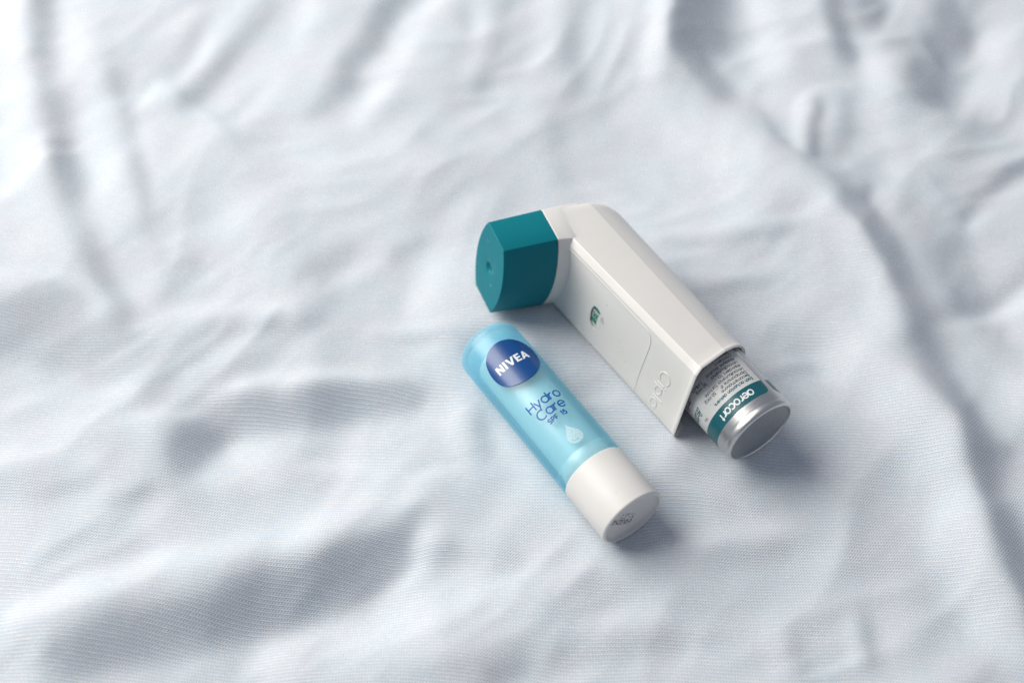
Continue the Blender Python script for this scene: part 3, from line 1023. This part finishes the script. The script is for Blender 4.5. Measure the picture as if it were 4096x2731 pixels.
def loft(rows, close_first=False, close_last=False):
    verts, faces = [], []
    n = len(rows[0])
    for r in rows:
        verts += [il(*p) for p in r]
    for i in range(len(rows) - 1):
        for k in range(n):
            k2 = (k + 1) % n
            faces.append((i * n + k, i * n + k2, (i + 1) * n + k2, (i + 1) * n + k))
    if close_first:
        faces.append(tuple(range(n)))
    if close_last:
        b = (len(rows) - 1) * n
        faces.append(tuple(b + k for k in range(n)))
    return verts, faces

BETA = math.radians(11.924)
def mouth(n, s, l):
    """mouthpiece frame -> (w, u, s): n across, l back from the cap's end"""
    u = -85.55 + n * math.cos(BETA) + l * math.sin(BETA)
    w = 33.97 + n * math.sin(BETA) - l * math.cos(BETA)
    return (w, u, s)

def lens(n1, S, bulge, seg=16, corner=.35):
    """flat top and bottom, bowed long sides"""
    Rr = (S * S + bulge * bulge) / (2 * bulge)
    h = math.asin(S / Rr)
    P = [(-n1 + corner, S), (n1 - corner, S)]
    for k in range(seg + 1):
        t = h - 2 * h * k / seg
        P.append((n1 + bulge - Rr + Rr * math.cos(t), Rr * math.sin(t) * (1 - .012 * (abs(t) > h * .99))))
    P += [(n1 - corner, -S), (-n1 + corner, -S)]
    for k in range(seg + 1):
        t = -h + 2 * h * k / seg
        P.append((-n1 - bulge + Rr - Rr * math.cos(t), Rr * math.sin(t) * (1 - .012 * (abs(t) > h * .99))))
    return P

def build_inhaler():
    org = INH_P + INH_W * IO[0] + INH_U * IO[1] + INH_S * IO[2]
    root = frame_empty("inhaler", org, INH_W, INH_U, INH_S)
    root["label"] = "white asthma inhaler with teal mouthpiece cap and silver canister lying on its side"
    root["category"] = "inhaler"
    # --- body shell
    rows = []
    def row(t, ins, tu=None):
        """t = 0 at the closed end, 1 at the rim; tu = extra shift along u in mm"""
        us = -84.7 + t * 66.0
        sec = body_section(us)
        if ins:
            sec = inset(sec, ins)
        r = []
        for (w, s) in sec:
            a, b = u_end(w, s), u_rim(w, s)
            r.append((w, a + (b - a) * t + (tu or 0), s))
        return r
    rows.append(row(0, 1.4, 0.0))
    rows.append(row(0, .7, .12))
    rows.append(row(0, .2, .55))
    rows.append(row(0, 0, 1.3))
    for t in np.linspace(.05, .975, 22):
        rows.append(row(t, 0))
    rows.append(row(.982, -.10)); rows.append(row(.987, -.22)); rows.append(row(.997, -.22)); rows.append(row(1, -.10)); rows.append(row(1, .12)); rows.append(row(.9955, .26))
    rows.append(row(.9955, .55)); rows.append(row(.990, .70))
    for t in (.95, .8, .6, .4, .25):
        rows.append(row(t, .75))
    v, f = loft(rows, True, True)
    # fill the closed end as a fan, it is only gently bowed
    body = mesh_obj("body", v, f, None, root, 32)
    me = body.data
    # mouthpiece collar growing out of the front
    rows = []
    for l, n1, S, bl in ((17.05, 5.7, 13.6, 3.3), (17.05, 6.12, 14.15, 3.45), (17.2, 6.22, 14.27, 3.5), (19.0, 6.35, 14.22, 3.55), (21.5, 6.6, 14.1, 3.7), (24, 6.9, 13.9, 3.8), (29, 7.0, 13.4, 3.6)):
        rows.append([mouth(n, s, l) for n, s in lens(n1, S, bl)])
    v2, f2 = loft(rows, True, True)
    # counter window: cut a real recess
    win = [(-58.7, 1.03), (-57.22, 1.25), (-55.71, .63), (-56.05, -1.5), (-56.15, -3.87), (-55.35, -6.6), (-57.3, -6.5), (-58.83, -5.3), (-59.43, -2.2), (-59.25, -.4)]
    cut = []
    for wv in (3.0, -1.0):
        cut.append([(front_w(u, s) + wv, u, s) for u, s in win])
    v3, f3 = loft(cut, True, True)
    cutter = mesh_obj("cutter", v3, f3, None)
    cutter.matrix_world = root.matrix_world
    bpy.context.view_layer.update()
    md = body.modifiers.new("cut", 'BOOLEAN')
    md.operation = 'DIFFERENCE'
    md.solver = 'EXACT'
    md.object = cutter
    dg = bpy.context.evaluated_depsgraph_get()
    newme = bpy.data.meshes.new_from_object(body.evaluated_get(dg))
    body.modifiers.clear()
    body.data = newme
    bpy.data.objects.remove(cutter)
    # join the collar into the body
    bm = bmesh.new()
    bm.from_mesh(newme)
    vs = [bm.verts.new(p) for p in v2]
    for q in f2:
        bm.faces.new([vs[i] for i in q])
    bmesh.ops.recalc_face_normals(bm, faces=bm.faces)
    bm.to_mesh(newme)
    bm.free()
    newme.polygons.foreach_set("use_smooth", [True] * len(newme.polygons))
    newme.set_sharp_from_angle(angle=math.radians(32))
    newme.materials.clear()
    newme.materials.append(M_white)
    body["label"] = "white plastic body with raised lettering and a dose counter window"
    # counter drum behind the window
    def fmap(du=0.0, ds=0.0, depth=0.0):
        def m(x, y, lift):          # x to the right = down the face (-s), y up = +u
            s, u = ds - x, du + y
            return il(front_w(u, s) + .12 * (1 - (s / 13) ** 2) + depth + lift, u, s)
        return m
    def flat_quad(name, u0, u1, s0, s1, depth, mat, parent):
        V = [il(front_w(u, s) + depth, u, s) for u, s in ((u0, s0), (u1, s0), (u1, s1), (u0, s1))]
        V += [il(front_w(u, s) + depth - .3, u, s) for u, s in ((u0, s0), (u1, s0), (u1, s1), (u0, s1))]
        return mesh_obj(name, V, [(0, 1, 2, 3), (4, 5, 6, 7), (0, 1, 5, 4), (1, 2, 6, 5), (2, 3, 7, 6), (3, 0, 4, 7)], mat, parent)
    drum = flat_quad("counter_window", -59.6, -55.3, -6.6, 1.5, -.42, M_drum, body)
    drum["label"] = "dose counter window showing a green number between green bars"
    # dark strip painting the recess shade at the window's left, green bars, number
    def strip(name, pts, depth, mat):
        V = [il(front_w(u, s) + depth, u, s) for u, s in pts]
        return mesh_obj(name, V, [tuple(range(len(V)))], mat, body)
    # bars lie along the drum's turning direction
    strip("counter_bar", [(-58.9, 1.6), (-55.4, 1.6), (-55.4, -.8), (-58.9, -.35)], -.40, I_green)
    strip("counter_bar", [(-59.0, -3.6), (-55.6, -3.8), (-55.4, -5.2), (-58.6, -5.1)], -.40, I_green)
    strip("counter_edge_shade", [(-59.6, 1.0), (-58.85, 1.0), (-59.0, -2.2), (-58.45, -5.4), (-57.1, -6.5), (-59.6, -6.5)], -.385, M_shadowgap)
    st, wd = text_strokes("160", 2.5, 1.42, gap=.3)
    v, f = ribbons(st, .15, lambda x, y, lift: il(front_w(-58.6 + x, -3.3 + y) - .42 + lift, -58.6 + x, -3.3 + y), 0.09)
    mesh_obj("counter_number", v, f, I_green, body)
    # pointer next to the window
    strip("pointer_mark", [(-55.0, .25), (-53.4, -1.7), (-55.3, -2.1)], .135, ink("worn_grey_print", (0.56, 0.56, 0.55)))
    # raised line of the panel
    line = [(-73.5, 11.2), (-64, 11.1), (-55.75, 11.05), (-44.9, 10.8), (-39.6, 10.75), (-37.3, 10.1), (-36.1, 8.2), (-35.8, 5.4), (-35.8, -4.5), (-35.6, -9.5), (-35.4, -12.6)]
    C = catmull(line, 6)
    bead = [(-1, -.05), (-.7, .07), (0, .10), (.7, .07), (1, -.05)]
    v, f = ribbons([[(-s, u) for u, s in C]], .27, fmap(), 0.0, bead)
    mesh_obj("panel_ridge", v, f, M_white, body, 40)
    # raised maker's lettering
    emb = [(-1, -.05), (-.65, .11), (0, .14), (.65, .11), (1, -.05)]
    st = []
    def put(ch, s0, hx, hy):
        for q in GL[ch][1]:
            st.append([(-s0 + x * hx, y * hy) for x, y in q])
    put('C', 3.6, 3.1, 2.9); put('i', -1.35, 2.7, 2.75); put('p', -2.75, 2.9, 2.6); put('l', -6.75, 2.7, 2.85); put('a', -8.0, 3.2, 2.6)
    v, f = ribbons(st, .33, fmap(-29.0, 0), 0.0, emb)
    mesh_obj("raised_lettering", v, f, M_white, body, 40)
    # --- teal cap
    rows = []
    N0, S0, B0 = 5.93, 13.37, 3.45
    N1, S1, B1 = 6.26, 14.30, 3.55
    base = lens(N0, S0, B0)
    def ring(k, l):
        return [mouth(n * k, s * k, l) for n, s in base]
    # end face: rings that shrink to a round dimple at the centre
    def blend(k, rad, l):
        out = []
        for n, s in base:
            a = math.atan2(s, n)
            out.append(mouth(n * k[0] + rad * math.cos(a) * k[1], s * k[0] + rad * math.sin(a) * k[1], l))
        return out
    rows += [blend((0, 1), .4, .95), blend((0, 1), 1.0, .88), blend((0, 1), 1.5, .62), blend((0, 1), 1.85, .25), blend((0, 1), 2.1, .05), blend((0, 1), 2.4, 0.0)]
    rows += [blend((.5, .5), 2.4, 0.0), ring(.93, 0.0), ring(.975, 0.0), ring(.992, .06), ring(1.0, .22)]
    for t in (.1, .5, .95, .992):
        rows.append([mouth(n, s, 16.9 * t) for n, s in lens(N0 + (N1 - N0) * t, S0 + (S1 - S0) * t, B0 + (B1 - B0) * t)])
    rows.append([mouth(n, s, 16.9) for n, s in lens(N1 - .08, S1 - .08, B1)])
    rows.append([mouth(n, s, 16.9) for n, s in lens(N1 - 1.0, S1 - 1.0, B1)])
    v, f = loft(rows, True, True)
    cap = mesh_obj("mouthpiece_cap", v, f, M_teal, root, 30)
    cap["label"] = "teal plastic cap over the mouthpiece"
    # scuffs: small pale nicks on the cap's end face
    V, F = [], []
    rng = np.random.RandomState(2)
    for (n0, s0, dn, ds) in ((2.6, 1.0, .1, .7), (3.0, -4.3, .12, .95), (.9, -.4, .08, .35), (-3.0, 8.2, .05, .9), (-4.2, 7.6, .05, 1.0), (1.0, -.9, .06, .2)):
        k = len(V)
        for j in range(7):
            a = 2 * math.pi * j / 7
            rr = rng.uniform(.6, 1.2)
            V.append(il(*mouth(n0 + dn * 2 * rr * math.cos(a), s0 + ds * .6 * rr * math.sin(a), -.012)))
        F.append(tuple(range(k, k + 7)))
    mesh_obj("scuff", V, F, ink("pale_scuff", (0.20, 0.42, 0.46), .6), cap)
    # --- canister
    R = 11.3
    off = (-IO[0], -IO[1], -IO[2])
    prof = [(0, -.32), (9.7, -.32), (10.0, -.26), (10.2, -.05), (10.35, .02)] + fillet(10.3, -1.05, 1.05, 88, 8, 8) + [(11.34, -1.35), (11.30, -1.75), (11.22, -2.0), (11.24, -2.4), (R, -3.0), (R, -30), (R, -52), (9.5, -54), (0, -54)]
    v, f = lathe(prof, 128, off)
    can = mesh_obj("canister", v, f, M_alu, root, 45)
    can.data.materials.append(M_alu_end)
    for p in can.data.polygons:
        cc = [can.data.vertices[i].co for i in p.vertices]
        if all(math.hypot(c.x - off[0] * MM, c.z - off[2] * MM) < 10.05 * MM and c.y > (off[1] - 1) * MM for c in cc):
            p.material_index = 1
    can["label"] = "silver aluminium canister with a teal and white wrap label"
    # paper label, wrapped leaving a bare strip
    def wrap(u0, u1, a0, a1, r, n=72, corners=False, round_r=0.0):
        V, F = [], []
        for k in range(n + 1):
            a = a0 + (a1 - a0) * k / n
            lo, hi = u0, u1
            if round_r:
                dist = math.radians(min(a - a0, a1 - a)) * r
                if dist < round_r:
                    hi = u1 - (round_r - math.sqrt(max(0, round_r ** 2 - (round_r - dist) ** 2)))
            t = math.radians(a)
            for uu, rad in ((lo, r - .04), (lo, r), (hi, r), (hi, r - .04)):
                V.append(((math.sin(t) * rad + off[0]) * MM, (uu + off[1]) * MM, (math.cos(t) * rad + off[2]) * MM))
            if k:
                b = 4 * k
                for j in range(3):
                    F.append((b - 4 + j, b + j, b + j + 1, b - 3 + j))
        F.append((0, 1, 2, 3)); F.append((4 * n, 4 * n + 1, 4 * n + 2, 4 * n + 3))
        return V, F
    v, f = wrap(-50, -9.3, -19.5, 329, R + .06, 120)
    lab = mesh_obj("label", v, f, I_label, can, 40)
    # band with round lower corners: dense columns at both ends
    v, f = wrap(-9.3, -4.95, -19.5, 329, R + .065, 260, round_r=2.0)
    mesh_obj("label_band", v, f, I_band, can, 40)
    Rt = R + .075
    st, _ = text_strokes("aerocort", 11.9, 1.62, gap=.24)
    v, f = ribbons(st, .19, cyl_map(Rt, 6.0, -7.95, off), 0.012)
    mesh_obj("lettering", v, f, I_white, can)
    hx = .62
    def line_text(txt, ang, u, wid, mat, half=.07, hx=.62, gap=.28, shear=0.0, name="lettering"):
        s_, _ = text_strokes(txt, wid, hx, gap, shear)
        vv, ff = ribbons(s_, half, cyl_map(Rt, ang, u, off), 0.012)
        return mesh_obj(name, vv, ff, mat, can)
    line_text("Each actuation delivers:", -9, -11.15, 13.7, I_tealtext, .105)
    rowsx = [("Beclomethasone", -8.2, -12.45, 9.6), ("Dipropionate IP .... 50 mcg", -8.2, -13.72, 15.2), ("Levosalbutamol Tartrate", -8.2, -15.0, 13.9),
             ("equivalent to", -8.2, -16.25, 7.6), ("Levosalbutamol .... 50 mcg", -8.2, -17.5, 15.4), ("Absolute Alcohol    7.4%v/v", -8.2, -18.8, 16.2), ("content .......................", -8.2, -20.05, 14.0), ("Suspended in inert", -8.2, -21.3, 10.5)]
    for t, a, u, wd in rowsx:
        line_text(t, a, u, wd, I_text)
    line_text("Rx", 84.5, -11.0, 1.5, I_text, .06, .62)
    line_text("Beclome", 84, -14.9, 6.4, I_tealtext, .13, 1.75, .12, .35)
    line_text("and Le", 84, -19.3, 6.0, I_text, .13, 1.75, .12, .35)
    return root
build_inhaler()
